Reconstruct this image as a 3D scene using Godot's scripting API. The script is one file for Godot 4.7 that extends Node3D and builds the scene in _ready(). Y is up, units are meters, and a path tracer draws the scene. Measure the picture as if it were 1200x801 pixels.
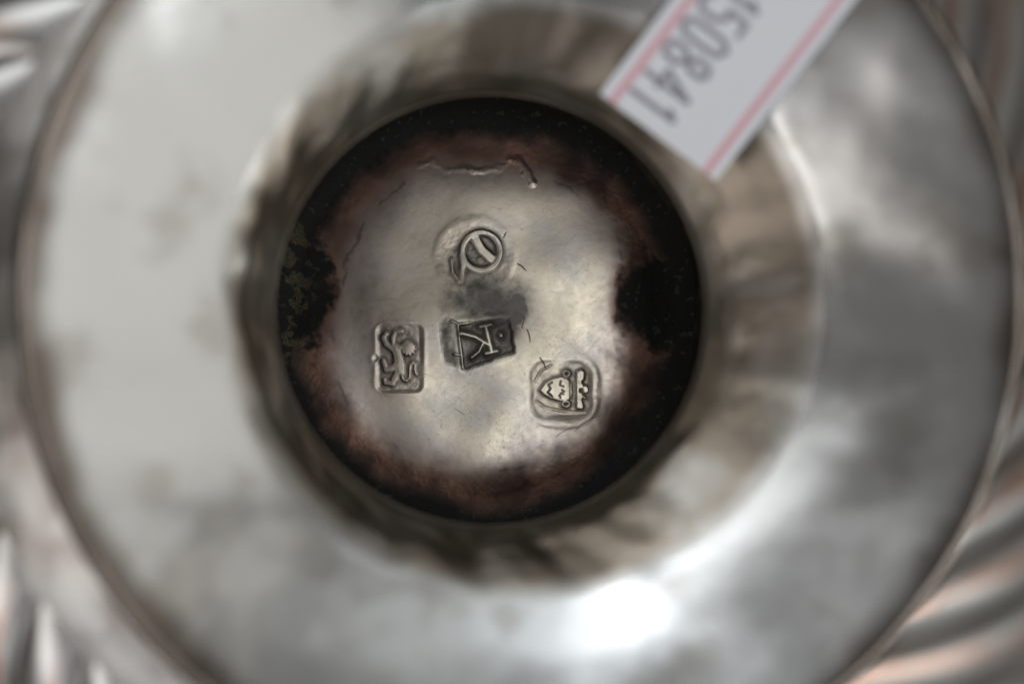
extends Node3D
# A silver foot seen from underneath: hallmarked disc deep in the throat, flared foot, swirl-fluted body below.
# All shapes are in millimetres and committed in metres. y is up (out of the foot), x right, z towards the lower edge.

const MM := 0.001
const DISC_R := 11.3          # half side of the square the disc's textures cover
const GRID := 600
const TEX := 1024
const BASE_TILT := Vector3(0.0866, 0.0184, 0.996)

var rng := RandomNumberGenerator.new()
var noise_soft := FastNoiseLite.new()
var noise_broad := FastNoiseLite.new()
var noise_mid := FastNoiseLite.new()
var noise_fine := FastNoiseLite.new()
var noise_cell := FastNoiseLite.new()
var heights := PackedFloat32Array()
var crevice := 0.0                       # dark line round a raised figure, set by mark_height
var crevices := PackedFloat32Array()
var relief := PackedFloat32Array()     # what the punches did, unscaled
var mark_of := PackedByteArray()


func _ready() -> void:
	rng.seed = 7
	set_noise(noise_soft, 11, 0.11, 3)
	set_noise(noise_broad, 17, 0.16, 1)
	set_noise(noise_mid, 23, 0.45, 4)
	set_noise(noise_fine, 37, 1.6, 3)
	noise_cell.seed = 5
	noise_cell.noise_type = FastNoiseLite.TYPE_CELLULAR
	noise_cell.frequency = 1.6
	noise_cell.cellular_return_type = FastNoiseLite.RETURN_DISTANCE2_SUB
	make_camera()
	make_light()
	make_setting()
	make_vessel()
	make_tag()


func set_noise(n: FastNoiseLite, s: int, f: float, octaves: int) -> void:
	n.seed = s
	n.noise_type = FastNoiseLite.TYPE_SIMPLEX_SMOOTH
	n.frequency = f
	n.fractal_octaves = octaves


func make_camera() -> void:
	var cam := Camera3D.new()
	cam.name = "camera"
	var f := 4600.0                                   # focal length in pixels of a 1200 wide picture
	var wy := BASE_TILT.normalized()                  # world up as the camera sees it
	var wx := (Vector3(1, 0, 0) - wy * wy.x).normalized()
	var wz := wx.cross(wy)
	var basis := Basis(Vector3(wx.x, wy.x, wz.x), Vector3(wx.y, wy.y, wz.y), Vector3(wx.z, wy.z, wz.z))
	var d := 200.0
	var seen := Vector3(-40.0 / f * d, 33.0 / f * d, -d)
	cam.transform = Transform3D(basis, -(basis * seen) * MM)
	cam.near = 0.01
	cam.far = 10.0
	cam.fov = rad_to_deg(2.0 * atan(400.5 / f))
	var lens := CameraAttributesPhysical.new()
	lens.frustum_focal_length = 12.0 / (400.5 / f)
	lens.frustum_focus_distance = 0.2
	lens.frustum_near = 0.01
	lens.frustum_far = 10.0
	lens.exposure_aperture = lens.frustum_focal_length / 10.5
	cam.attributes = lens
	add_child(cam)
	cam.current = true


func make_light() -> void:
	var around := WorldEnvironment.new()
	around.name = "surroundings"
	var e := Environment.new()
	e.background_mode = Environment.BG_COLOR
	e.background_color = Color(0.080, 0.076, 0.072).linear_to_srgb()   # the dim room
	e.background_energy_multiplier = 1.0
	e.tonemap_mode = Environment.TONE_MAPPER_LINEAR
	e.tonemap_exposure = 1.0
	e.sdfgi_enabled = true
	e.ssao_enabled = true
	e.ssil_enabled = true
	around.environment = e
	add_child(around)
	# a broad window to the lower right, a small bright one beyond the upper edge, and a weak one to the lower left; the fill and glow panels are added
	area("window_light", Vector3(0.66, 0.58, 0.10), Vector2(0.75, 1.15), 0.56, Color(0.995, 0.99, 0.975))
	area("overhead_fill_light", Vector3(0.20, 0.88, 0.13), Vector2(0.36, 0.38), 2.9, Color(0.98, 0.99, 1.0))  # added fill for the disc and the tag, no known window
	area("low_fill_light", Vector3(0.45, 0.27, 0.75), Vector2(0.60, 0.28), 1.4, Color(0.95, 0.98, 1.0))  # added low fill that lifts the tag and the lobes
	area("side_fill_light", Vector3(0.85, 0.15, 0.36), Vector2(0.55, 0.16), 4.0, Color(0.97, 0.99, 1.0))  # added fill, put in for bright stripes on the right-hand lobes
	area("upper_fill_light", Vector3(0.02, 0.52, -0.68), Vector2(1.10, 0.45), 0.46, Color(0.97, 0.99, 1.0))  # added weak panel brightening the lower flange, not a window
	area("bright_window_light", Vector3(-0.13, 0.50, -0.57), Vector2(0.16, 0.11), 3.8, Color(0.95, 0.97, 1.0))
	area("glow_fill_light", Vector3(-0.10, 0.50, -0.60), Vector2(0.42, 0.26), 0.55, Color(0.92, 0.96, 1.0))  # added panel for a soft glow round the small bright highlight
	area("left_fill_light", Vector3(-0.50, 0.46, -0.56), Vector2(0.55, 0.55), 0.95, Color(0.98, 0.99, 1.0))  # added panel that lightens the lower right of the flange
	area("far_fill_light", Vector3(-0.46, 0.45, 0.62), Vector2(0.55, 0.60), 0.75, Color(0.98, 0.98, 1.0))  # added broad panel that lightens the upper right of the flange
	area("small_window_light", Vector3(-0.53, 0.44, 0.24), Vector2(0.34, 0.34), 1.25, Color(1.0, 0.98, 0.97))


func area(called: String, at: Vector3, size: Vector2, radiance: float, tint: Color) -> void:
	var l := AreaLight3D.new()
	l.name = called
	l.area_size = size
	l.area_normalize_energy = false
	l.light_energy = radiance / PI
	l.light_color = tint
	l.shadow_enabled = true
	l.look_at_from_position(at, Vector3.ZERO, Vector3(0, 0, -1))
	add_child(l)


# ---------------------------------------------------------------- helpers

func make_mesh(v: PackedVector3Array, n: PackedVector3Array, idx: PackedInt32Array, uv := PackedVector2Array(), col := PackedColorArray()) -> ArrayMesh:
	if idx.size() >= 3:                                # front faces run clockwise
		var turned := 0.0
		for k in range(0, mini(idx.size(), 300), 3):
			turned += (v[idx[k + 2]] - v[idx[k]]).cross(v[idx[k + 1]] - v[idx[k]]).normalized().dot(n[idx[k]])
		if turned < 0.0:
			for k in range(0, idx.size(), 3):
				var t := idx[k + 1]
				idx[k + 1] = idx[k + 2]
				idx[k + 2] = t
	var a := []
	a.resize(Mesh.ARRAY_MAX)
	a[Mesh.ARRAY_VERTEX] = v
	a[Mesh.ARRAY_NORMAL] = n
	a[Mesh.ARRAY_INDEX] = idx
	if uv.size():
		a[Mesh.ARRAY_TEX_UV] = uv
	if col.size():
		a[Mesh.ARRAY_COLOR] = col
	var m := ArrayMesh.new()
	m.add_surface_from_arrays(Mesh.PRIMITIVE_TRIANGLES, a)
	return m


func part(called: String, m: Mesh, mat: Material, parent: Node3D, label := "") -> MeshInstance3D:
	var o := MeshInstance3D.new()
	o.name = called
	o.mesh = m
	o.material_override = mat
	if label:
		o.set_meta("label", label)
	parent.add_child(o, true)
	return o


func smooth_profile(points: Array, per: int) -> PackedVector2Array:
	# a rounded curve through the given (radius, height) points
	var c := Curve2D.new()
	for i in points.size():
		var p: Vector2 = points[i]
		var a: Vector2 = points[maxi(i - 1, 0)]
		var b: Vector2 = points[mini(i + 1, points.size() - 1)]
		var dir := (b - a).normalized()
		c.add_point(p, -dir * p.distance_to(a) * 0.33, dir * p.distance_to(b) * 0.33)
	var out := PackedVector2Array()
	for i in points.size() - 1:
		for k in per:
			out.append(c.sample(i, float(k) / per))
	out.append(points[-1])
	return out


func ring_noise(n: FastNoiseLite, ang: float, r: float, s: float) -> float:
	return n.get_noise_3d(cos(ang) * r, sin(ang) * r, s)


func lathe(profile: PackedVector2Array, turns: int, bend: Callable, paint: Callable, outward: bool) -> Dictionary:
	# a closed lathe whose points may be moved by bend(point, angle, row) and coloured by paint(point, angle)
	var rows := profile.size()
	var p := PackedVector3Array()
	var c := PackedColorArray()
	p.resize(rows * turns)
	c.resize(rows * turns)
	for i in rows:
		for j in turns:
			var a := TAU * j / turns
			var q: Vector3 = bend.call(Vector3(cos(a) * profile[i].x, profile[i].y, sin(a) * profile[i].x), a, i)
			p[i * turns + j] = q
			c[i * turns + j] = paint.call(q, a)
	var n := PackedVector3Array()
	n.resize(p.size())
	for i in rows:
		for j in turns:
			var along := p[mini(i + 1, rows - 1) * turns + j] - p[maxi(i - 1, 0) * turns + j]
			var round_ := p[i * turns + (j + 1) % turns] - p[i * turns + (j + turns - 1) % turns]
			var x := round_.cross(along).normalized()
			n[i * turns + j] = -x if outward else x
	for k in p.size():
		p[k] *= MM
	return {"p": p, "n": n, "c": c, "turns": turns, "rows": rows}


func lathe_mesh(g: Dictionary, from: int, to: int) -> ArrayMesh:
	var turns: int = g.turns
	var v: PackedVector3Array = g.p.slice(from * turns, (to + 1) * turns)
	var n: PackedVector3Array = g.n.slice(from * turns, (to + 1) * turns)
	var c: PackedColorArray = g.c.slice(from * turns, (to + 1) * turns)
	var idx := PackedInt32Array()
	for i in to - from:
		for j in turns:
			var a := i * turns + j
			var b := i * turns + (j + 1) % turns
			idx.append_array([a, b, a + turns, b, b + turns, a + turns])
	return make_mesh(v, n, idx, PackedVector2Array(), c)


func metal(rough: float) -> StandardMaterial3D:
	var m := StandardMaterial3D.new()
	m.vertex_color_use_as_albedo = true
	m.metallic = 1.0
	m.roughness = rough
	return m


# ---------------------------------------------------------------- the setting

func make_setting() -> void:
	var v := PackedVector3Array([Vector3(-0.6, -0.06, -0.6), Vector3(0.6, -0.06, -0.6), Vector3(0.6, -0.06, 0.6), Vector3(-0.6, -0.06, 0.6)])
	var up := PackedVector3Array([Vector3.UP, Vector3.UP, Vector3.UP, Vector3.UP])
	var m := StandardMaterial3D.new()
	m.albedo_color = Color(0.22, 0.21, 0.20).linear_to_srgb()
	m.roughness = 0.7
	var o := part("table_top", make_mesh(v, up, PackedInt32Array([0, 1, 2, 0, 2, 3])), m, self)
	o.set_meta("kind", "structure")
	o.set_meta("label", "plain grey table surface under the upturned silver vessel")
	o.set_meta("category", "table")


# ---------------------------------------------------------------- distances used for the stamped marks

func seg(p: Vector2, a: Vector2, b: Vector2) -> float:
	var ab := b - a
	return p.distance_to(a + ab * clampf((p - a).dot(ab) / maxf(ab.length_squared(), 1e-6), 0.0, 1.0))


func strokes(p: Vector2, list: Array, blend := 4.0) -> float:
	# joined capsules: each entry is [radius, point, point, ...] with flat number pairs
	var d := 1e6
	for s: Array in list:
		var r: float = s[0]
		for k in range(1, s.size() - 3, 2):
			var e := seg(p, Vector2(s[k], s[k + 1]), Vector2(s[k + 2], s[k + 3])) - r
			var h := clampf(0.5 + 0.5 * (d - e) / blend, 0.0, 1.0)
			d = lerpf(d, e, h) - blend * h * (1.0 - h)
	return d


func inside_polygon(p: Vector2, pts: PackedVector2Array) -> float:
	var d := 1e6
	var odd := false
	var j := pts.size() - 1
	for i in pts.size():
		d = minf(d, seg(p, pts[i], pts[j]))
		if (pts[i].y > p.y) != (pts[j].y > p.y) and p.x < (pts[j].x - pts[i].x) * (p.y - pts[i].y) / (pts[j].y - pts[i].y) + pts[i].x:
			odd = not odd
		j = i
	return -d if odd else d


func rounded_box(p: Vector2, c: Vector2, half: Vector2, r: float) -> float:
	var q := (p - c).abs() - half + Vector2(r, r)
	return Vector2(maxf(q.x, 0), maxf(q.y, 0)).length() + minf(maxf(q.x, q.y), 0.0) - r


func up(d: float, w: float) -> float:
	return 1.0 - smoothstep(-w, w, d)


# Each mark: [centre x, centre z in mm on the disc, reach in mm, units per mm, local units of that centre]
const MARKS := [
	["hallmark_ring", -0.14, -3.03, 2.3, 92.2, 270.0, 230.0],
	["hallmark_letter", -0.06, 1.46, 2.3, 92.2, 270.0, 645.0],
	["hallmark_lion", -3.96, 2.27, 2.2, 184.2, 395.0, 395.0],
	["hallmark_leopard", 4.34, 3.86, 2.3, 184.2, 395.0, 365.0],
]
var LION := [
	[42, 350, 300, 378, 400, 385, 470], [50, 380, 440, 388, 520],                               # trunk
	[26, 335, 320, 262, 262, 236, 205], [22, 236, 205, 258, 168], [20, 330, 300, 322, 205],      # raised paws
	[20, 322, 205, 345, 150], [22, 345, 150, 400, 140],
	[30, 385, 450, 310, 492], [28, 310, 492, 262, 500], [24, 262, 500, 236, 420],                # forward leg
	[30, 375, 530, 338, 590], [26, 338, 590, 320, 632], [22, 320, 632, 258, 625], [18, 258, 625, 246, 595],
	[26, 370, 300, 420, 290],
]
var LION_TAIL := [[11, 408, 560, 425, 596, 455, 608, 482, 580, 484, 520, 488, 462, 512, 436, 534, 452, 532, 500, 545, 545]]
var HEAD := PackedVector2Array([Vector2(182, 370), Vector2(232, 302), Vector2(310, 255), Vector2(392, 240), Vector2(452, 262), Vector2(486, 310), Vector2(492, 380), Vector2(482, 448), Vector2(430, 476), Vector2(366, 470), Vector2(290, 448), Vector2(222, 412)])
var FACE := [[7, 384, 280, 376, 318, 412, 334], [7, 398, 366, 418, 380, 398, 392], [6, 372, 420, 388, 398, 412, 408], [6, 372, 420, 384, 446], [7, 300, 292, 264, 318, 284, 352, 258, 392, 280, 412, 302, 434], [5, 470, 300, 474, 445]]
var CROWN := [[16, 548, 205, 548, 530], [32, 580, 210, 578, 250], [24, 575, 325, 580, 335], [26, 618, 350, 622, 372], [24, 572, 412, 576, 430], [26, 566, 470, 578, 525], [12, 570, 250, 575, 320], [10, 600, 430, 624, 445]]
var LETTER := [[9, 312, 568, 340, 690], [6, 286, 572, 340, 560], [7, 312, 698, 366, 685], [8, 334, 660, 262, 618, 200, 602], [6, 300, 648, 280, 690, 246, 718]]
var SQUARE := PackedVector2Array([Vector2(180, 562), Vector2(420, 532), Vector2(448, 690), Vector2(212, 772)])
var SLIVER := PackedVector2Array([Vector2(93, 512), Vector2(180, 556), Vector2(206, 764), Vector2(116, 738)])
var RIDGES := [[5, 182, 562, 190, 640, 206, 768], [5, 150, 545, 186, 562, 240, 555], [4, 165, 700, 198, 706]]


func mark_height(k: int, p: Vector2) -> float:
	if k == 0:
		var e := ((p - Vector2(272, 235)) / Vector2(168, 142)).length() + 0.09 * noise_mid.get_noise_2d(p.x * 0.02, p.y * 0.02)
		var h := -0.10 * (1.0 - smoothstep(0.58, 1.10, e)) + 0.030 * exp(-pow((e - 1.16) / 0.15, 2.0))
		var far := p.distance_to(Vector2(300, 215))
		var d := absf(far - 88.0) - 15.0
		if far < 92.0:
			d = minf(d, strokes(p, [[21, 268, 148, 300, 205, 345, 246, 380, 268]]))
		h -= 0.07 * up(far - 78.0, 8.0)
		d = minf(d, strokes(p, [[13, 207, 232, 214, 285, 204, 350], [7, 158, 252, 164, 312, 192, 356]]))
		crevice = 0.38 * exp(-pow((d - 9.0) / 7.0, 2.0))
		return h + 0.15 * up(d, 6.0)
	if k == 1:
		var rag := 9.0 * noise_mid.get_noise_2d(p.x * 0.035, p.y * 0.035)
		var h := maxf(0.13 * up(inside_polygon(p, SQUARE) + rag, 10.0), 0.08 * up(inside_polygon(p, SLIVER) + rag, 16.0)) * -1.0
		h += 0.03 * exp(-pow((inside_polygon(p, SQUARE) - 22.0) / 14.0, 2.0))
		h += 0.12 * up(strokes(p, RIDGES, 2.0), 6.0)
		var dl := minf(strokes(p, LETTER, 3.0), p.distance_to(Vector2(385, 612)) - 11.0)
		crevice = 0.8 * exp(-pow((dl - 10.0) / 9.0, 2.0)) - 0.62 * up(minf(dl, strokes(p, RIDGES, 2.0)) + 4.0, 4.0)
		h += 0.15 * up(dl, 6.0)
		return h
	if k == 2:
		var box := minf(rounded_box(p, Vector2(390, 395), Vector2(205, 308), 55), p.distance_to(Vector2(176, 392)) - 26.0)
		var h := -0.11 * up(box, 26.0) + 0.022 * exp(-pow((box - 30.0) / 22.0, 2.0))
		var ang := (p - Vector2(466, 300)).angle()
		var mane := p.distance_to(Vector2(466, 300)) - 72.0 - 7.0 * sin(ang * 11.0) * smoothstep(-0.6, 0.9, sin(ang) + 0.3 * cos(ang))
		var d := minf(strokes(p, LION, 12.0), mane)
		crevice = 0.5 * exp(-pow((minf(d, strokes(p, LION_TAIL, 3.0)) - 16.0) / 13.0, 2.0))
		return h + 0.15 * up(d, 9.0) * (0.8 + 0.2 * up(d + 30.0, 30.0)) + 0.12 * up(strokes(p, LION_TAIL, 3.0), 9.0)
	var field := maxf(rounded_box(p, Vector2(380, 365), Vector2(278, 262), 130), -1e6)
	var h3 := -0.13 * up(field, 34.0) + 0.10 * exp(-pow((field - 62.0) / 50.0, 2.0)) * smoothstep(-0.7, 0.8, (p - Vector2(380, 365)).normalized().dot(Vector2(0.75, 0.66)))
	var d3 := inside_polygon(p, HEAD)
	var dome := 0.16 * up(d3, 12.0) * (0.75 + 0.25 * smoothstep(0.0, 70.0, -d3))
	dome -= 0.06 * up(strokes(p, FACE, 3.0), 7.0)
	var ears := minf(absf(((p - Vector2(440, 215)) / Vector2(1.15, 1.0)).length() - 26.0) - 9.0, absf(((p - Vector2(435, 502)) / Vector2(1.3, 1.0)).length() - 25.0) - 9.0)
	h3 += maxf(maxf(dome, 0.13 * up(ears, 8.0)), 0.15 * up(strokes(p, CROWN, 6.0), 9.0))
	var outline := minf(minf(d3, strokes(p, CROWN, 6.0)), ears)
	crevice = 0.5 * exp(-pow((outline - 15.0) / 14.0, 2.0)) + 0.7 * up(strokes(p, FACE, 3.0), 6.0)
	h3 += 0.06 * up(strokes(p, [[9, 150, 470, 230, 530, 420, 572, 610, 575], [8, 130, 300, 190, 190, 300, 130]]), 9.0)   # border line of the punch
	return h3


func mark_edge(k: int, p: Vector2) -> float:
	# outline of the area that belongs to a mark, in its own units
	if k == 0:
		return (((p - Vector2(272, 235)) / Vector2(168, 142)).length() - 1.05) * 150.0
	if k == 1:
		return minf(inside_polygon(p, SQUARE), inside_polygon(p, SLIVER)) - 10.0
	if k == 2:
		return rounded_box(p, Vector2(390, 395), Vector2(225, 328), 60)
	return rounded_box(p, Vector2(380, 365), Vector2(305, 285), 140)


func disc_height(x: float, z: float) -> float:
	var r := sqrt(x * x + z * z)
	var h := 0.11 * noise_broad.get_noise_2d(x, z) + 0.004 * noise_mid.get_noise_2d(x, z) + 0.0006 * noise_fine.get_noise_2d(x * 2.2, z * 2.2)
	h += -0.0065 * r * r
	# hollows left by the punches and a dent in the lower middle
	h -= 0.10 * exp(-(pow(x + 2.0, 2.0) + pow(z - 4.6, 2.0)) / 3.2)
	h += 0.05 * exp(-(pow(x - 0.4, 2.0) + pow(z - 6.2, 2.0)) / 2.4)
	# the crusted edge turning up into the wall
	var edge := smoothstep(7.6, 9.8, r)
	h += 0.03 * edge * noise_mid.get_noise_2d(x * 1.6 + 40.0, z * 1.6)
	h += 0.02 * edge * absf(noise_fine.get_noise_2d(x * 0.9, z * 0.9))
	h += 0.30 * pow(maxf(r - 9.2, 0.0), 2.0)
	# solder run at the upper edge
	var s := strokes(Vector2(x, z), [[0.10, -3.0, -7.55, -2.3, -7.75, -1.6, -7.35, -0.7, -7.40, 0.2, -7.30, 1.0, -7.45, 1.7, -7.75], [0.13, 2.05, -7.9, 2.45, -7.3, 2.75, -6.75]], 0.2)
	h += 0.020 * up(s + 0.14 * noise_mid.get_noise_2d(x * 3.0, z * 3.0), 0.14) * clampf(0.8 + 1.2 * noise_mid.get_noise_2d(x * 1.5 + 5.0, z), 0.2, 1.3)
	h += 0.045 * up(strokes(Vector2(x, z), [[0.16, 2.1, -7.95, 2.5, -7.25, 2.85, -6.75], [0.12, 1.6, -7.9, 2.2, -7.8]], 0.2) + 0.12 * noise_mid.get_noise_2d(x * 3.0, z * 3.0), 0.12)
	return h


func make_disc(vessel: Node3D) -> void:
	var side := GRID + 1
	heights.resize(side * side)
	mark_of.resize(side * side)
	relief.resize(side * side)
	crevices.resize(side * side)
	var step := 2.0 * DISC_R / GRID
	for i in side:
		var z := -DISC_R + i * step
		for j in side:
			var x := -DISC_R + j * step
			if x * x + z * z > 11.5 * 11.5:
				continue
			var h := disc_height(x, z)
			for k in 4:
				var m: Array = MARKS[k]
				var dx: float = x - m[1]
				var dz: float = z - m[2]
				if dx * dx + dz * dz < m[3] * m[3]:
					crevice = 0.0
					var wob := 0.011 * float(m[4])
					var p := Vector2(m[5] + dx * m[4] + wob * noise_mid.get_noise_2d(x * 3.0, z * 3.0 + 20.0), m[6] + dz * m[4] + wob * noise_mid.get_noise_2d(x * 3.0 + 60.0, z * 3.0))
					var fade := 1.0 - smoothstep(m[3] - 0.35, m[3], sqrt(dx * dx + dz * dz))
					var lift := mark_height(k, p) * fade * clampf(0.95 + 0.75 * noise_mid.get_noise_2d(x * 1.3 + 11.0, z * 1.3), 0.45, 1.3)
					h += 0.36 * lift
					relief[i * side + j] = lift
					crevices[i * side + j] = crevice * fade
					if mark_edge(k, p) < 0.0:
						mark_of[i * side + j] = k + 1
			heights[i * side + j] = h
	var mat := disc_material()
	var meshes := []
	for k in 5:
		meshes.append([{}, PackedVector3Array(), PackedVector3Array(), PackedVector2Array(), PackedInt32Array()])
	for i in GRID:
		for j in GRID:
			var x := -DISC_R + (j + 0.5) * step
			var z := -DISC_R + (i + 0.5) * step
			if x * x + z * z > 11.2 * 11.2:
				continue
			var c := i * side + j
			var to: Array = meshes[mark_of[c]]
			var four := [c, c + 1, c + side, c + side + 1]
			var at := []
			for q: int in four:
				if not to[0].has(q):
					to[0][q] = to[1].size()
					var qi := q / side
					var qj := q % side
					to[1].append(Vector3(-DISC_R + qj * step, heights[q], -DISC_R + qi * step) * MM)
					var gx := (heights[mini(q + 1, side * side - 1)] - heights[maxi(q - 1, 0)]) / (2.0 * step)
					var gz := (heights[mini(q + side, side * side - 1)] - heights[maxi(q - side, 0)]) / (2.0 * step)
					to[2].append(Vector3(-gx, 1.0, -gz).normalized())
					to[3].append(Vector2(float(qj) / GRID, float(qi) / GRID))
				at.append(to[0][q])
			to[4].append_array([at[0], at[1], at[2], at[1], at[3], at[2]])
	var disc := part("base_disc", make_mesh(meshes[0][1], meshes[0][2], meshes[0][4], meshes[0][3]), mat, vessel, "worn silver disc with brown and black tarnish round its edge")
	var says := ["round ring punch mark with a slanting bar and a tail", "dark square punch mark with a raised letter K", "punch mark with a raised walking lion", "punch mark with a crowned leopard head"]
	for k in 4:
		var m: Array = meshes[k + 1]
		part(MARKS[k][0], make_mesh(m[1], m[2], m[4], m[3]), mat, disc, says[k])


# Outline of the bright metal as radius in mm every 15 degrees, from the right, clockwise as seen
const BRIGHT := [7.2, 7.6, 8.0, 8.3, 8.2, 8.0, 7.9, 7.8, 7.9, 7.9, 7.9, 7.5, 7.0, 7.0, 7.3, 7.5, 7.7, 7.7, 7.3, 7.4, 7.8, 8.0, 8.1, 7.7]
const BROWN := [9.9, 9.9, 9.9, 9.9, 10.0, 10.0, 10.0, 9.9, 9.8, 9.8, 9.7, 9.6, 9.4, 9.3, 9.1, 9.0, 9.1, 9.2, 9.3, 9.5, 9.7, 9.9, 10.0, 9.9]


func ring_value(table: Array, ang: float) -> float:
	var t := fposmod(ang, TAU) / TAU * table.size()
	var k := int(t) % table.size()
	return lerpf(table[k], table[(k + 1) % table.size()], smoothstep(0.0, 1.0, t - floorf(t)))


func disc_material() -> StandardMaterial3D:
	var side := GRID + 1
	var dirt := PackedFloat32Array()
	dirt.resize(TEX * TEX)
	var bump := PackedFloat32Array()
	bump.resize(TEX * TEX)
	# scratches, nicks and cracks
	var per_mm := TEX / (2.0 * DISC_R)
	for k in 260:
		var a := rng.randf() * TAU
		var r := 7.6 * sqrt(rng.randf())
		var at := Vector2(cos(a), sin(a)) * r
		var dir := rng.randf_range(-0.5, 0.8) if rng.randf() < 0.65 else rng.randf() * TAU
		var long := 0.15 + 1.3 * pow(rng.randf(), 4.0)
		var depth := rng.randf_range(0.08, 0.4) * (1.0 if long < 0.5 else 0.5)
		var wide := rng.randf_range(0.35, 0.95)
		var bendy := rng.randf_range(-0.4, 0.4)
		scratch(dirt, bump, at, dir, long, depth, wide, bendy, per_mm)
	for k in 1100:
		var a := rng.randf() * TAU
		var r := 7.8 * sqrt(rng.randf())
		var dir := rng.randf_range(-0.9, -0.3) if rng.randf() < 0.4 else rng.randf() * TAU
		scratch(dirt, bump, Vector2(cos(a), sin(a)) * r, dir, 0.4 + 2.6 * pow(rng.randf(), 2.0), rng.randf_range(0.04, 0.2), rng.randf_range(0.2, 0.5), rng.randf_range(-0.15, 0.15), per_mm)
	for q in [[2.5, 0.75, 1.2, 0.7, 0.8, 1.6], [2.35, 0.35, 1.9, 0.4, 0.7, 1.3], [2.0, -2.6, 0.5, 0.6, 0.9, 1.6], [1.45, -4.2, 1.9, 0.35, 0.8, 1.5], [3.15, 2.2, 0.85, 0.7, 0.9, 1.5], [-1.2, 4.8, 0.5, 0.7, 0.5, 0.9], [-5.4, -0.6, -0.4, 1.5, 0.25, 1.2], [5.0, 6.0, -0.9, 1.6, 0.3, 1.3], [4.0, 6.3, -0.9, 1.4, 0.3, 1.2]]:
		scratch(dirt, bump, Vector2(q[0], q[1]), q[2], q[3], q[4], q[5], 0.3, per_mm)
	for k in 4200:                                      # pits
		var a := rng.randf() * TAU
		var r := 8.2 * sqrt(rng.randf())
		var at := Vector2(cos(a), sin(a)) * r
		if noise_mid.get_noise_2d(at.x * 0.8 + 9.0, at.y * 0.8) < -0.05 and rng.randf() < 0.8:
			continue
		scratch(dirt, bump, at, rng.randf() * TAU, 0.03, rng.randf_range(0.15, 0.7), rng.randf_range(0.25, 0.9), 0.0, per_mm)
	var lut := PackedByteArray()
	lut.resize(4097)
	for k in 4097:
		lut[k] = int(roundf(Color(k / 4096.0, 0, 0).linear_to_srgb().r * 255.0))
	var rgb := PackedByteArray()
	rgb.resize(TEX * TEX * 3)
	var orm := PackedByteArray()
	orm.resize(TEX * TEX * 3)
	for i in TEX:
		var z := -DISC_R + (i + 0.5) * 2.0 * DISC_R / TEX
		var gi := clampi(int(roundf((i + 0.5) * GRID / TEX)), 3, GRID - 3)
		for j in TEX:
			var x := -DISC_R + (j + 0.5) * 2.0 * DISC_R / TEX
			var at := i * TEX + j
			if x * x + z * z > 11.6 * 11.6:
				continue
			var n1 := noise_mid.get_noise_2d(x, z)
			var n2 := noise_fine.get_noise_2d(x, z)
			var n3 := noise_soft.get_noise_2d(x * 2.0 + 30.0, z * 2.0)
			var r := sqrt(x * x + z * z)
			var ang := atan2(z, x)
			var rr := r + 0.26 * n1 + 0.11 * n2 + 0.32 * n3
			var b := ring_value(BRIGHT, ang)
			var k := ring_value(BROWN, ang)
			var brown := smoothstep(b - 0.8, b + 1.0, rr)
			var black := smoothstep(k - 0.9, k + 0.4, rr)
			# black scale: one patch at each side
			var patch := minf(Vector2((x - 9.5) / 2.35, (z + 0.8 - 0.12 * (x - 8.0)) / 2.7).length(), Vector2((x + 9.0) / 1.85, (z + 1.2) / 3.4).length())
			black = maxf(black, 1.0 - smoothstep(0.72, 1.10, patch + 0.34 * n1 + 0.14 * n2))
			brown = maxf(brown, 1.0 - smoothstep(0.9, 1.35, patch + 0.15 * n1))
			# the metal itself: yellowish grey, cooler and duller patches
			var cool := smoothstep(-0.25, 0.5, n3 + 0.5 * n1)
			var c := Vector3(0.54, 0.478, 0.38).lerp(Vector3(0.475, 0.437, 0.385), cool)
			c *= 1.0 + 0.05 * n1 + 0.05 * n2
			var left_shade := smoothstep(1.5, -5.5, x + 0.35 * z + 1.2 * n1) * 0.50  # shading painted into the colour: browner and darker towards the left
			c = c.lerp(Vector3(0.26, 0.22, 0.20), left_shade)
			# dark film between the ring and the letter, spreading to the right
			var f1 := 1.0 - smoothstep(0.3, 1.25, Vector2((x - 0.6) / 2.7, (z + 0.75 - 0.15 * x) / 1.6).length() + 0.3 * n1 + 0.15 * n2)
			var f2 := 1.0 - smoothstep(0.2, 1.2, Vector2((x - 1.7) / 0.95, (z - 0.6) / 1.7).length() + 0.35 * n1 + 0.2 * n2)
			var f3 := 1.0 - smoothstep(0.3, 1.2, Vector2((x - 1.4) / 1.5, (z - 8.0) / 0.7).length() + 0.4 * n1)
			c = c.lerp(Vector3(0.085, 0.078, 0.073) * (1.0 + 0.35 * n2), clampf(0.95 * f1 + 0.7 * f2 + 0.8 * f3, 0.0, 0.93))
			# film inside the letter punch
			var mi := gi * side + clampi(int(roundf((j + 0.5) * GRID / TEX)), 0, GRID)
			var mk := mark_of[mi]
			if mk == 2:
				c = c.lerp(Vector3(0.050, 0.045, 0.042), clampf(0.30 + 0.60 * smoothstep(0.01, -0.09, relief[mi]) + 0.25 * n1 + minf(crevices[mi], 0.0) * 0.55, 0.0, 0.93))
			elif mk == 1:
				c = c.lerp(Vector3(0.085, 0.074, 0.064), 0.72 * smoothstep(-0.05, -0.125, relief[mi]))
			elif mk == 3:
				c = c.lerp(Vector3(0.24, 0.205, 0.175), 0.30 + 0.30 * smoothstep(-0.03, -0.10, relief[mi]))
			elif mk == 4:
				c = c.lerp(Vector3(0.24, 0.19, 0.15), 0.35 * smoothstep(0.0, -0.10, relief[mi]))
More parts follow.
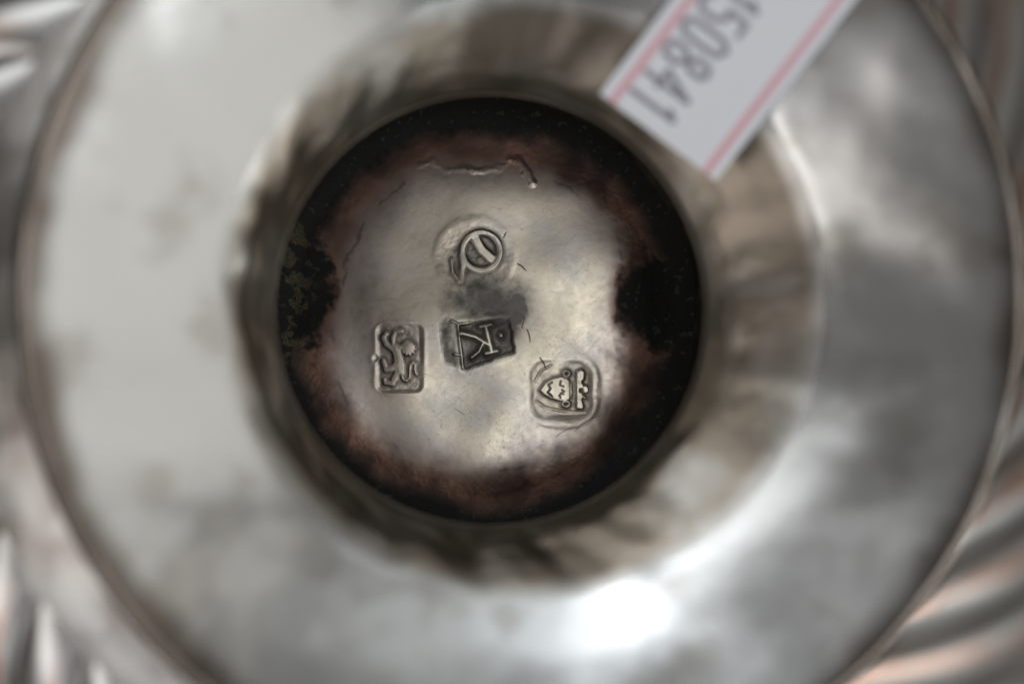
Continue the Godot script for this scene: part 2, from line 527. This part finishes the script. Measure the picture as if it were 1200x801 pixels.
			# copper-brown ring and black crust
			var copper := Vector3(0.175, 0.088, 0.058).lerp(Vector3(0.066, 0.036, 0.027), smoothstep(-0.5, 0.5, 0.6 * n1 + 0.8 * n3)) * (1.0 + 0.2 * n2)
			copper = copper.lerp(Vector3(0.33, 0.19, 0.15), 0.55 * smoothstep(0.1, -0.9, rr - b) + 0.25 * smoothstep(-2.0, -6.0, x + z))
			c = c.lerp(Vector3(0.34, 0.285, 0.275), 0.5 * smoothstep(b - 1.9 + 0.5 * n1, b - 0.3, rr))
			c = c.lerp(copper, brown * 0.97)
			c *= 1.0 - 0.45 * exp(-pow((rr - b - 0.10 - 0.5 * n1) / 0.10, 2.0)) * smoothstep(0.0, 0.3, n3 + 0.3 * n1)
			var soot := Vector3(0.0058, 0.0046, 0.0039) * (1.0 + 0.6 * n1)
			if r > 6.5:
				var flake := smoothstep(0.02, 0.40, 1.2 * n1 + 0.7 * n2)
				var left := smoothstep(-7.6, -9.4, x - 0.18 * absf(z + 1.0) * 0.0) * smoothstep(3.8, 1.5, z) * smoothstep(-6.5, -3.5, z)
				soot = soot.lerp(Vector3(0.085, 0.062, 0.026).lerp(Vector3(0.05, 0.055, 0.035), smoothstep(-0.3, 0.3, noise_fine.get_noise_2d(x * 1.7 + 50.0, z * 1.7))) * (1.0 + 0.9 * noise_fine.get_noise_2d(x * 4.0, z * 4.0)), flake * (0.9 * left))
				soot = soot.lerp(Vector3(0.040, 0.044, 0.038), smoothstep(0.35, 0.6, n2 - 0.3 * n1) * 0.7)
			c = c.lerp(soot, black)
			# dirt held in scratches; also darker in hollows and along the outlines of the punches
			var crack := 0.0
			if r < 8.5:
				var where := exp(-(pow(x - 1.3, 2.0) + pow(z - 6.2, 2.0)) / 2.5) + exp(-(pow(x - 4.2, 2.0) + pow(z - 1.4, 2.0)) / 2.0) + 0.8 * exp(-(pow(x + 1.4, 2.0) + pow(z - 4.8, 2.0)) / 2.5) + 0.5 * exp(-(pow(x + 2.2, 2.0) + pow(z + 2.6, 2.0)) / 1.2)
				if where > 0.15:
					crack = 0.75 * where * (1.0 - smoothstep(-0.97, -0.88, noise_cell.get_noise_2d(x * 2.6 + 0.25 * n2, z * 2.6)))
			var gj := clampi(int(roundf((j + 0.5) * GRID / TEX)), 3, GRID - 3)
			var g := gi * side + gj
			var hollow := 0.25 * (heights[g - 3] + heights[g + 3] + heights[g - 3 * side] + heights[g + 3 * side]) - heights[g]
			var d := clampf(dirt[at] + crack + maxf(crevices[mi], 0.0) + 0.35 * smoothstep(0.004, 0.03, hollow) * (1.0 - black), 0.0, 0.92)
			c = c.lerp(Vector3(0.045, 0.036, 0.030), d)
			rgb[at * 3] = lut[clampi(int(c.x * 4096.0), 0, 4096)]
			rgb[at * 3 + 1] = lut[clampi(int(c.y * 4096.0), 0, 4096)]
			rgb[at * 3 + 2] = lut[clampi(int(c.z * 4096.0), 0, 4096)]
			var rough := 0.36 + 0.06 * n1 + 0.05 * n2 + 0.12 * brown + 0.20 * black + 0.2 * d + 0.08 * f1
			orm[at * 3] = 255
			orm[at * 3 + 1] = int(clampf(rough, 0.1, 1.0) * 255.0)
			orm[at * 3 + 2] = int(clampf(1.0 - 0.35 * brown - 0.6 * black - 0.5 * d, 0.0, 1.0) * 255.0)
			bump[at] += 0.10 * n2 + 0.06 * noise_fine.get_noise_2d(x * 4.0, z * 4.0)
	var m := StandardMaterial3D.new()
	m.albedo_texture = ImageTexture.create_from_image(Image.create_from_data(TEX, TEX, false, Image.FORMAT_RGB8, rgb))
	var o := ImageTexture.create_from_image(Image.create_from_data(TEX, TEX, false, Image.FORMAT_RGB8, orm))
	m.roughness = 1.0
	m.roughness_texture = o
	m.roughness_texture_channel = BaseMaterial3D.TEXTURE_CHANNEL_GREEN
	m.metallic = 1.0
	m.metallic_texture = o
	m.metallic_texture_channel = BaseMaterial3D.TEXTURE_CHANNEL_BLUE
	m.metallic_specular = 0.38
	m.heightmap_enabled = true
	m.heightmap_scale = 0.00045
	m.heightmap_texture = ImageTexture.create_from_image(Image.create_from_data(TEX, TEX, false, Image.FORMAT_RF, bump.to_byte_array()))
	m.texture_repeat = false
	return m


func scratch(dirt: PackedFloat32Array, bump: PackedFloat32Array, at: Vector2, dir: float, long: float, depth: float, wide: float, bendy: float, per_mm: float) -> void:
	var steps := maxi(1, int(long * per_mm / 0.8))
	var p := (at + Vector2(DISC_R, DISC_R)) * per_mm
	var reach := int(ceilf(wide)) + 1
	for s in steps:
		var t := float(s) / steps
		p += Vector2(cos(dir), sin(dir)) * 0.8
		dir += bendy * 0.03 + rng.randf_range(-0.06, 0.06)
		var w := wide * (0.45 + 0.55 * sin(PI * (0.1 + 0.85 * t)))
		for dy in range(-reach, reach + 1):
			for dx in range(-reach, reach + 1):
				var q := Vector2(int(p.x) + dx, int(p.y) + dy)
				if q.x < 0 or q.y < 0 or q.x >= TEX or q.y >= TEX:
					continue
				var v := depth * clampf(w + 0.5 - q.distance_to(p), 0.0, 1.0)
				var k := int(q.y) * TEX + int(q.x)
				if v > dirt[k]:
					dirt[k] = v
				bump[k] = minf(bump[k], -v)


# ---------------------------------------------------------------- the vessel

func make_vessel() -> void:
	var vessel := Node3D.new()
	vessel.name = "silver_vessel"
	add_child(vessel)
	vessel.set_meta("label", "upturned worn silver vessel, hallmarks deep inside its flared foot")
	vessel.set_meta("category", "silver vessel")
	make_disc(vessel)
	make_foot(vessel)
	make_body(vessel)


func foot_bend(p: Vector3, a: float, _row: int) -> Vector3:
	var r := Vector2(p.x, p.z).length()
	var away := Vector3(cos(a), 0, sin(a))
	# hand-raised unevenness, strongest on the wall of the throat
	var wall := smoothstep(10.6, 11.8, r) * (1.0 - smoothstep(13.6, 15.0, r))
	var w := 0.30 * wall * ring_noise(noise_broad, a, 17.0, p.y * 0.6) + 0.15 * wall * ring_noise(noise_broad, a + 9.0, 30.0, p.y * 1.6) + 0.10 * wall * ring_noise(noise_mid, a, 6.0, p.y * 0.9)
	p += away * w
	var flat := smoothstep(13.6, 15.6, r)
	p.y += flat * (0.10 * noise_broad.get_noise_2d(p.x * 0.8, p.z * 0.8 + 70.0) + 0.05 * noise_soft.get_noise_2d(p.x, p.z + 70.0) + 0.012 * noise_mid.get_noise_2d(p.x * 0.4, p.z * 0.4))
	# the foot is not quite centred on its throat
	var off := smoothstep(10.6, 14.2, r)
	var back := smoothstep(15.0, 23.5, r)
	p.x += 1.42 * off - 0.37 * back
	p.z -= 0.58 * off - 0.10 * back
	return p


func foot_paint(p: Vector3, a: float) -> Color:
	var r := Vector2(p.x - 1.3 * smoothstep(8.0, 10.0, p.y), p.z + 0.5 * smoothstep(8.0, 10.0, p.y)).length()
	var n := noise_soft.get_noise_3d(p.x * 1.2, p.z * 1.2, 5.0) + 0.5 * noise_mid.get_noise_3d(p.x * 0.6, p.z * 0.6, 3.0)
	var silver := Vector3(0.78, 0.78, 0.76)
	var tarnish := smoothstep(0.0, 0.55, n) * 0.34
	var throat := 1.0 - smoothstep(13.5, 15.1, r + 0.4 * n)
	tarnish = maxf(tarnish, throat * (0.86 + 0.55 * n))
	var edge := smoothstep(21.9, 23.5, r + 0.5 * n) * 0.92
	tarnish = clampf(tarnish, 0.0, 0.9)
	var c := silver.lerp(Vector3(0.27, 0.218, 0.158), tarnish)
	c = c.lerp(Vector3(0.16, 0.125, 0.10), edge)  # dark band painted on for the shaded side of the rolled rim
	return Color(c.x, c.y, c.z)


func make_foot(vessel: Node3D) -> void:
	# the dark wall of the cavity, from the disc up to the lip of the throat
	var soot := StandardMaterial3D.new()
	soot.vertex_color_use_as_albedo = true
	soot.roughness = 0.55
	soot.metallic = 0.2
	var wall := smooth_profile([Vector2(11.05, 0.75), Vector2(11.7, 2.4), Vector2(11.7, 4.6), Vector2(11.0, 6.6), Vector2(10.55, 7.75)], 6)
	var crust := func(p: Vector3, a: float, _row: int) -> Vector3:
		return p + Vector3(cos(a), 0, sin(a)) * 0.25 * noise_mid.get_noise_3d(p.x, p.y, p.z) * smoothstep(7.7, 6.0, p.y)
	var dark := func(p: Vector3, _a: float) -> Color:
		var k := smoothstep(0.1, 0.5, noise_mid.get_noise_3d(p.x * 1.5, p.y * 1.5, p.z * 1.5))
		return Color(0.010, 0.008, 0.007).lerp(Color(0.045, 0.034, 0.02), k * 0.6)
	part("cavity_wall", lathe_mesh(lathe(wall, 240, crust, dark, false), 0, wall.size() - 1), soot, vessel, "blackened inner wall below the throat")
	var profile := smooth_profile([
		Vector2(10.55, 7.75), Vector2(10.62, 8.05), Vector2(10.95, 8.55), Vector2(11.5, 9.35), Vector2(12.3, 10.2),
		Vector2(13.4, 11.1), Vector2(14.5, 11.8), Vector2(15.6, 12.35), Vector2(17.8, 13.35), Vector2(20.6, 14.5), Vector2(23.3, 15.50),
		Vector2(23.7, 15.56), Vector2(23.95, 15.40), Vector2(24.08, 15.0), Vector2(24.0, 14.5), Vector2(23.8, 14.1)], 8)
	var g := lathe(profile, 540, foot_bend, foot_paint, false)
	part("throat", lathe_mesh(g, 0, 48), metal(0.36), vessel, "brown tarnished wavy throat")
	part("foot_flange", lathe_mesh(g, 48, 80), metal(0.26), vessel, "bright dented silver flange")
	part("foot_rim", lathe_mesh(g, 80, profile.size() - 1), metal(0.27), vessel, "rolled outer rim of the foot")
	var outside := smooth_profile([Vector2(23.8, 14.1), Vector2(22.4, 13.5), Vector2(18.0, 11.4), Vector2(14.6, 8.0), Vector2(13.4, 4.0), Vector2(13.4, -7.0), Vector2(14.2, -12.0), Vector2(16.0, -14.6)], 6)
	var stay := func(p: Vector3, _a: float, _row: int) -> Vector3:
		var off := smoothstep(11.0, 22.0, Vector2(p.x, p.z).length())
		return p + Vector3(1.05 * off, 0, -0.48 * off) * smoothstep(0.0, 10.0, p.y)
	part("foot_outside", lathe_mesh(lathe(outside, 240, stay, foot_paint, true), 0, outside.size() - 1), metal(0.3), vessel)


func make_body(vessel: Node3D) -> void:
	var plate := metal(0.3)
	var stay := func(p: Vector3, _a: float, _row: int) -> Vector3:
		return p + Vector3.UP * 0.12 * noise_soft.get_noise_3d(p.x, p.y, p.z)
	var paint := func(p: Vector3, _a: float) -> Color:
		var k := clampf(0.5 + noise_mid.get_noise_3d(p.x * 0.5, p.y * 0.5, p.z * 0.5), 0.0, 1.0) * 0.5
		return Color(0.58, 0.565, 0.535).lerp(Color(0.22, 0.185, 0.16), clampf(k * 1.7, 0.0, 1.0))
	var shoulder := smooth_profile([Vector2(16.0, -14.6), Vector2(20.0, -16.8), Vector2(24.7, -19.0), Vector2(27.8, -20.8), Vector2(31.9, -24.0), Vector2(37.1, -29.2), Vector2(41.2, -35.0), Vector2(42.7, -42.0), Vector2(41.7, -48.0), Vector2(39.0, -60.0)], 8)
	var body := part("body", lathe_mesh(lathe(shoulder, 300, stay, paint, true), 0, shoulder.size() - 1), plate, vessel, "rounded silver body below the foot")
	# swirling flutes, each a part
	var count := 38
	var rows := smooth_profile([Vector2(27.4, -20.5), Vector2(29.9, -22.3), Vector2(31.9, -24.0), Vector2(37.1, -29.2), Vector2(41.2, -35.0), Vector2(42.7, -42.0), Vector2(42.6, -45.0)], 6)
	var across := 16
	var variants := []
	for k in 6:
		variants.append(lobe_mesh(rows, across, count, k))
	for k in count:
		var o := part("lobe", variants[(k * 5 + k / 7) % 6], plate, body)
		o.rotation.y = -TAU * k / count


func lobe_mesh(rows: PackedVector2Array, across: int, count: int, kind: int) -> ArrayMesh:
	var p := PackedVector3Array()
	var c := PackedColorArray()
	var n := PackedVector3Array()
	var idx := PackedInt32Array()
	var wide := across + 1
	var swirl := 0.0
	for i in rows.size():
		if i:
			swirl -= tan(deg_to_rad(36.0)) * (rows[i] - rows[i - 1]).length() / rows[i].x
		var t := float(i) / (rows.size() - 1)
		var high := 1.15 * pow(sin(PI * clampf(0.03 + t * 1.9, 0.0, 0.5)), 0.8) * (1.0 - smoothstep(0.85, 1.0, t))
		var tangent := (rows[mini(i + 1, rows.size() - 1)] - rows[maxi(i - 1, 0)]).normalized()
		var out := Vector2(-tangent.y, tangent.x)
		if out.y < 0.0:
			out = -out
		for j in wide:
			var s := 2.0 * j / across - 1.0
			var a := swirl + s * PI / count
			var lift := high * sqrt(maxf(0.0, 1.0 - s * s)) - 0.15
			var q := rows[i] + out * lift
			p.append(Vector3(cos(a) * q.x, q.y, sin(a) * q.x) * MM)
			var wear := noise_mid.get_noise_3d(i * 0.35, j * 0.22, kind * 13.0)
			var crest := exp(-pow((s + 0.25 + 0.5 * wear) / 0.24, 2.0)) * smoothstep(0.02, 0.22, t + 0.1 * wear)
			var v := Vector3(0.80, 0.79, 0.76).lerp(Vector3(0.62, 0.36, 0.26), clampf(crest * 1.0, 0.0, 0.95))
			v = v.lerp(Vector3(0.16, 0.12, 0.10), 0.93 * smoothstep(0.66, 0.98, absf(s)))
			c.append(Color(v.x, v.y, v.z))
	for i in rows.size():
		for j in wide:
			var along := p[mini(i + 1, rows.size() - 1) * wide + j] - p[maxi(i - 1, 0) * wide + j]
			var round_ := p[i * wide + mini(j + 1, across)] - p[i * wide + maxi(j - 1, 0)]
			var x := along.cross(round_).normalized()
			n.append(x if x.y > 0.0 else -x)
	for i in rows.size() - 1:
		for j in across:
			var a := i * wide + j
			idx.append_array([a, a + 1, a + wide, a + 1, a + wide + 1, a + wide])
	return make_mesh(p, n, idx, PackedVector2Array(), c)


# ---------------------------------------------------------------- the paper tag

const DIGITS := {
	"0": [[0.30, 0.0, 0.62, 0.10, 0.68, 0.5, 0.62, 0.90, 0.30, 1.0, 0.04, 0.88, 0.0, 0.5, 0.04, 0.12, 0.30, 0.0]],
	"1": [[0.12, 0.84, 0.34, 1.0, 0.34, 0.0]],
	"4": [[0.52, 0.0, 0.52, 1.0, 0.0, 0.34, 0.70, 0.34]],
	"5": [[0.62, 1.0, 0.10, 1.0, 0.05, 0.58, 0.40, 0.62, 0.66, 0.42, 0.60, 0.10, 0.28, 0.0, 0.0, 0.12]],
	"8": [[0.34, 0.53, 0.08, 0.66, 0.10, 0.92, 0.34, 1.0, 0.58, 0.92, 0.60, 0.66, 0.34, 0.53, 0.02, 0.34, 0.06, 0.08, 0.34, 0.0, 0.62, 0.08, 0.66, 0.34, 0.34, 0.53]],
}


func make_tag() -> void:
	# print: across the tag u runs 0..1 (7.2 mm), along it v runs 0..1 from the free end
	var wide := 7.0
	var long := 26.0
	var tw := 288
	var th := 1040
	var im := Image.create(tw, th, false, Image.FORMAT_RGB8)
	var ink := PackedFloat32Array()
	ink.resize(tw * th)
	var per := tw / wide
	# the number is read from the far end towards the free end, its tops towards the right-hand edge
	var at := 0.55
	for ch: String in ["1", "4", "8", "0", "5", "1"]:
		var w: float = 1.02 if ch == "1" else 1.34
		for line: Array in DIGITS[ch]:
			for k in range(0, line.size() - 3, 2):
				# x of the digit runs against v, y of the digit runs with u
				var a := Vector2(1.10 + line[k + 1] * 2.5, at + w - 0.12 - line[k] * 1.25) * per
				var b := Vector2(1.10 + line[k + 3] * 2.5, at + w - 0.12 - line[k + 2] * 1.25) * per
				stamp(ink, tw, th, a, b, 0.15 * per)
		at += w
	for y in th:
		for x in tw:
			var u := (x + 0.5) / per
			var v := (y + 0.5) / per
			var fibre := 0.012 * noise_fine.get_noise_2d(u * 5.0, v * 5.0)
			var c := Vector3(0.86, 0.875, 0.92) * (1.0 + fibre)
			var pink := 1.0 - smoothstep(0.17, 0.24, absf(u - 0.72))
			pink = maxf(pink, 1.0 - smoothstep(0.17, 0.24, absf(u - 6.35)))
			c = c.lerp(Vector3(0.80, 0.42, 0.47), pink * 0.92)
			c = c.lerp(Vector3(0.16, 0.13, 0.19), ink[y * tw + x] * 0.80)
			im.set_pixel(x, y, Color(c.x, c.y, c.z).linear_to_srgb())
	var m := StandardMaterial3D.new()
	m.albedo_texture = ImageTexture.create_from_image(im)
	m.roughness = 0.75
	m.texture_repeat = false
	# the strip: a thin sheet, bent a little, lying over the flange
	var p := PackedVector3Array()
	var n := PackedVector3Array()
	var uv := PackedVector2Array()
	var idx := PackedInt32Array()
	var cols := 8
	var rows := 40
	for face in 2:
		for i in rows + 1:
			for j in cols + 1:
				var v := float(i) / rows
				var u := float(j) / cols
				var y := 0.9 * pow(v, 1.6) - 0.25 * sin(v * 5.0) * v + 0.10 * pow(u - 0.5, 2.0)
				p.append(Vector3((u - 0.5) * wide, y - 0.16 * face, -v * long) * MM)
				uv.append(Vector2(u, v) if face == 0 else Vector2(0.55, 0.995))
				n.append(Vector3.UP if face == 0 else Vector3.DOWN)
	var half := (rows + 1) * (cols + 1)
	for i in rows:
		for j in cols:
			var a := i * (cols + 1) + j
			idx.append_array([a, a + 1, a + cols + 1, a + 1, a + cols + 2, a + cols + 1])
			a += half
			idx.append_array([a, a + cols + 1, a + 1, a + 1, a + cols + 1, a + cols + 2])
	# edges
	var rim := PackedInt32Array()
	for j in cols:
		rim.append(j)
	for i in rows:
		rim.append(i * (cols + 1) + cols)
	for j in range(cols, 0, -1):
		rim.append(rows * (cols + 1) + j)
	for i in range(rows, 0, -1):
		rim.append(i * (cols + 1))
	for k in rim.size():
		var a := rim[k]
		var b := rim[(k + 1) % rim.size()]
		var side := (p[b] - p[a]).cross(Vector3.UP).normalized()
		var s := p.size()
		for q in [a, b, a + half, b + half]:
			p.append(p[q])
			n.append(-side)
			uv.append(Vector2(0.55, 0.995))
		idx.append_array([s, s + 1, s + 2, s + 1, s + 3, s + 2])
	var mesh := make_mesh(p, n, idx, uv)
	var o := MeshInstance3D.new()
	o.name = "paper_tag"
	o.mesh = mesh
	o.material_override = m
	var dir := Vector3(0.595, 0.0, -0.8037)
	var right := Vector3(0.8037, 0.0, 0.595)
	var lean := deg_to_rad(17.0)
	var along := (dir * cos(lean) + Vector3.UP * sin(lean)).normalized()
	o.transform = Transform3D(Basis(right, right.cross(-along) * -1.0, -along), Vector3(7.75, 12.1, -8.2) * MM)
	o.set_meta("label", "white paper tag with two pink lines and printed digits, lying across the flange")
	o.set_meta("category", "paper tag")
	add_child(o)


func stamp(ink: PackedFloat32Array, tw: int, th: int, a: Vector2, b: Vector2, r: float) -> void:
	for y in range(maxi(0, int(minf(a.y, b.y) - r - 2)), mini(th, int(maxf(a.y, b.y) + r + 3))):
		for x in range(maxi(0, int(minf(a.x, b.x) - r - 2)), mini(tw, int(maxf(a.x, b.x) + r + 3))):
			var d := seg(Vector2(x, y), a, b) - r
			ink[y * tw + x] = maxf(ink[y * tw + x], clampf(0.5 - d, 0.0, 1.0))
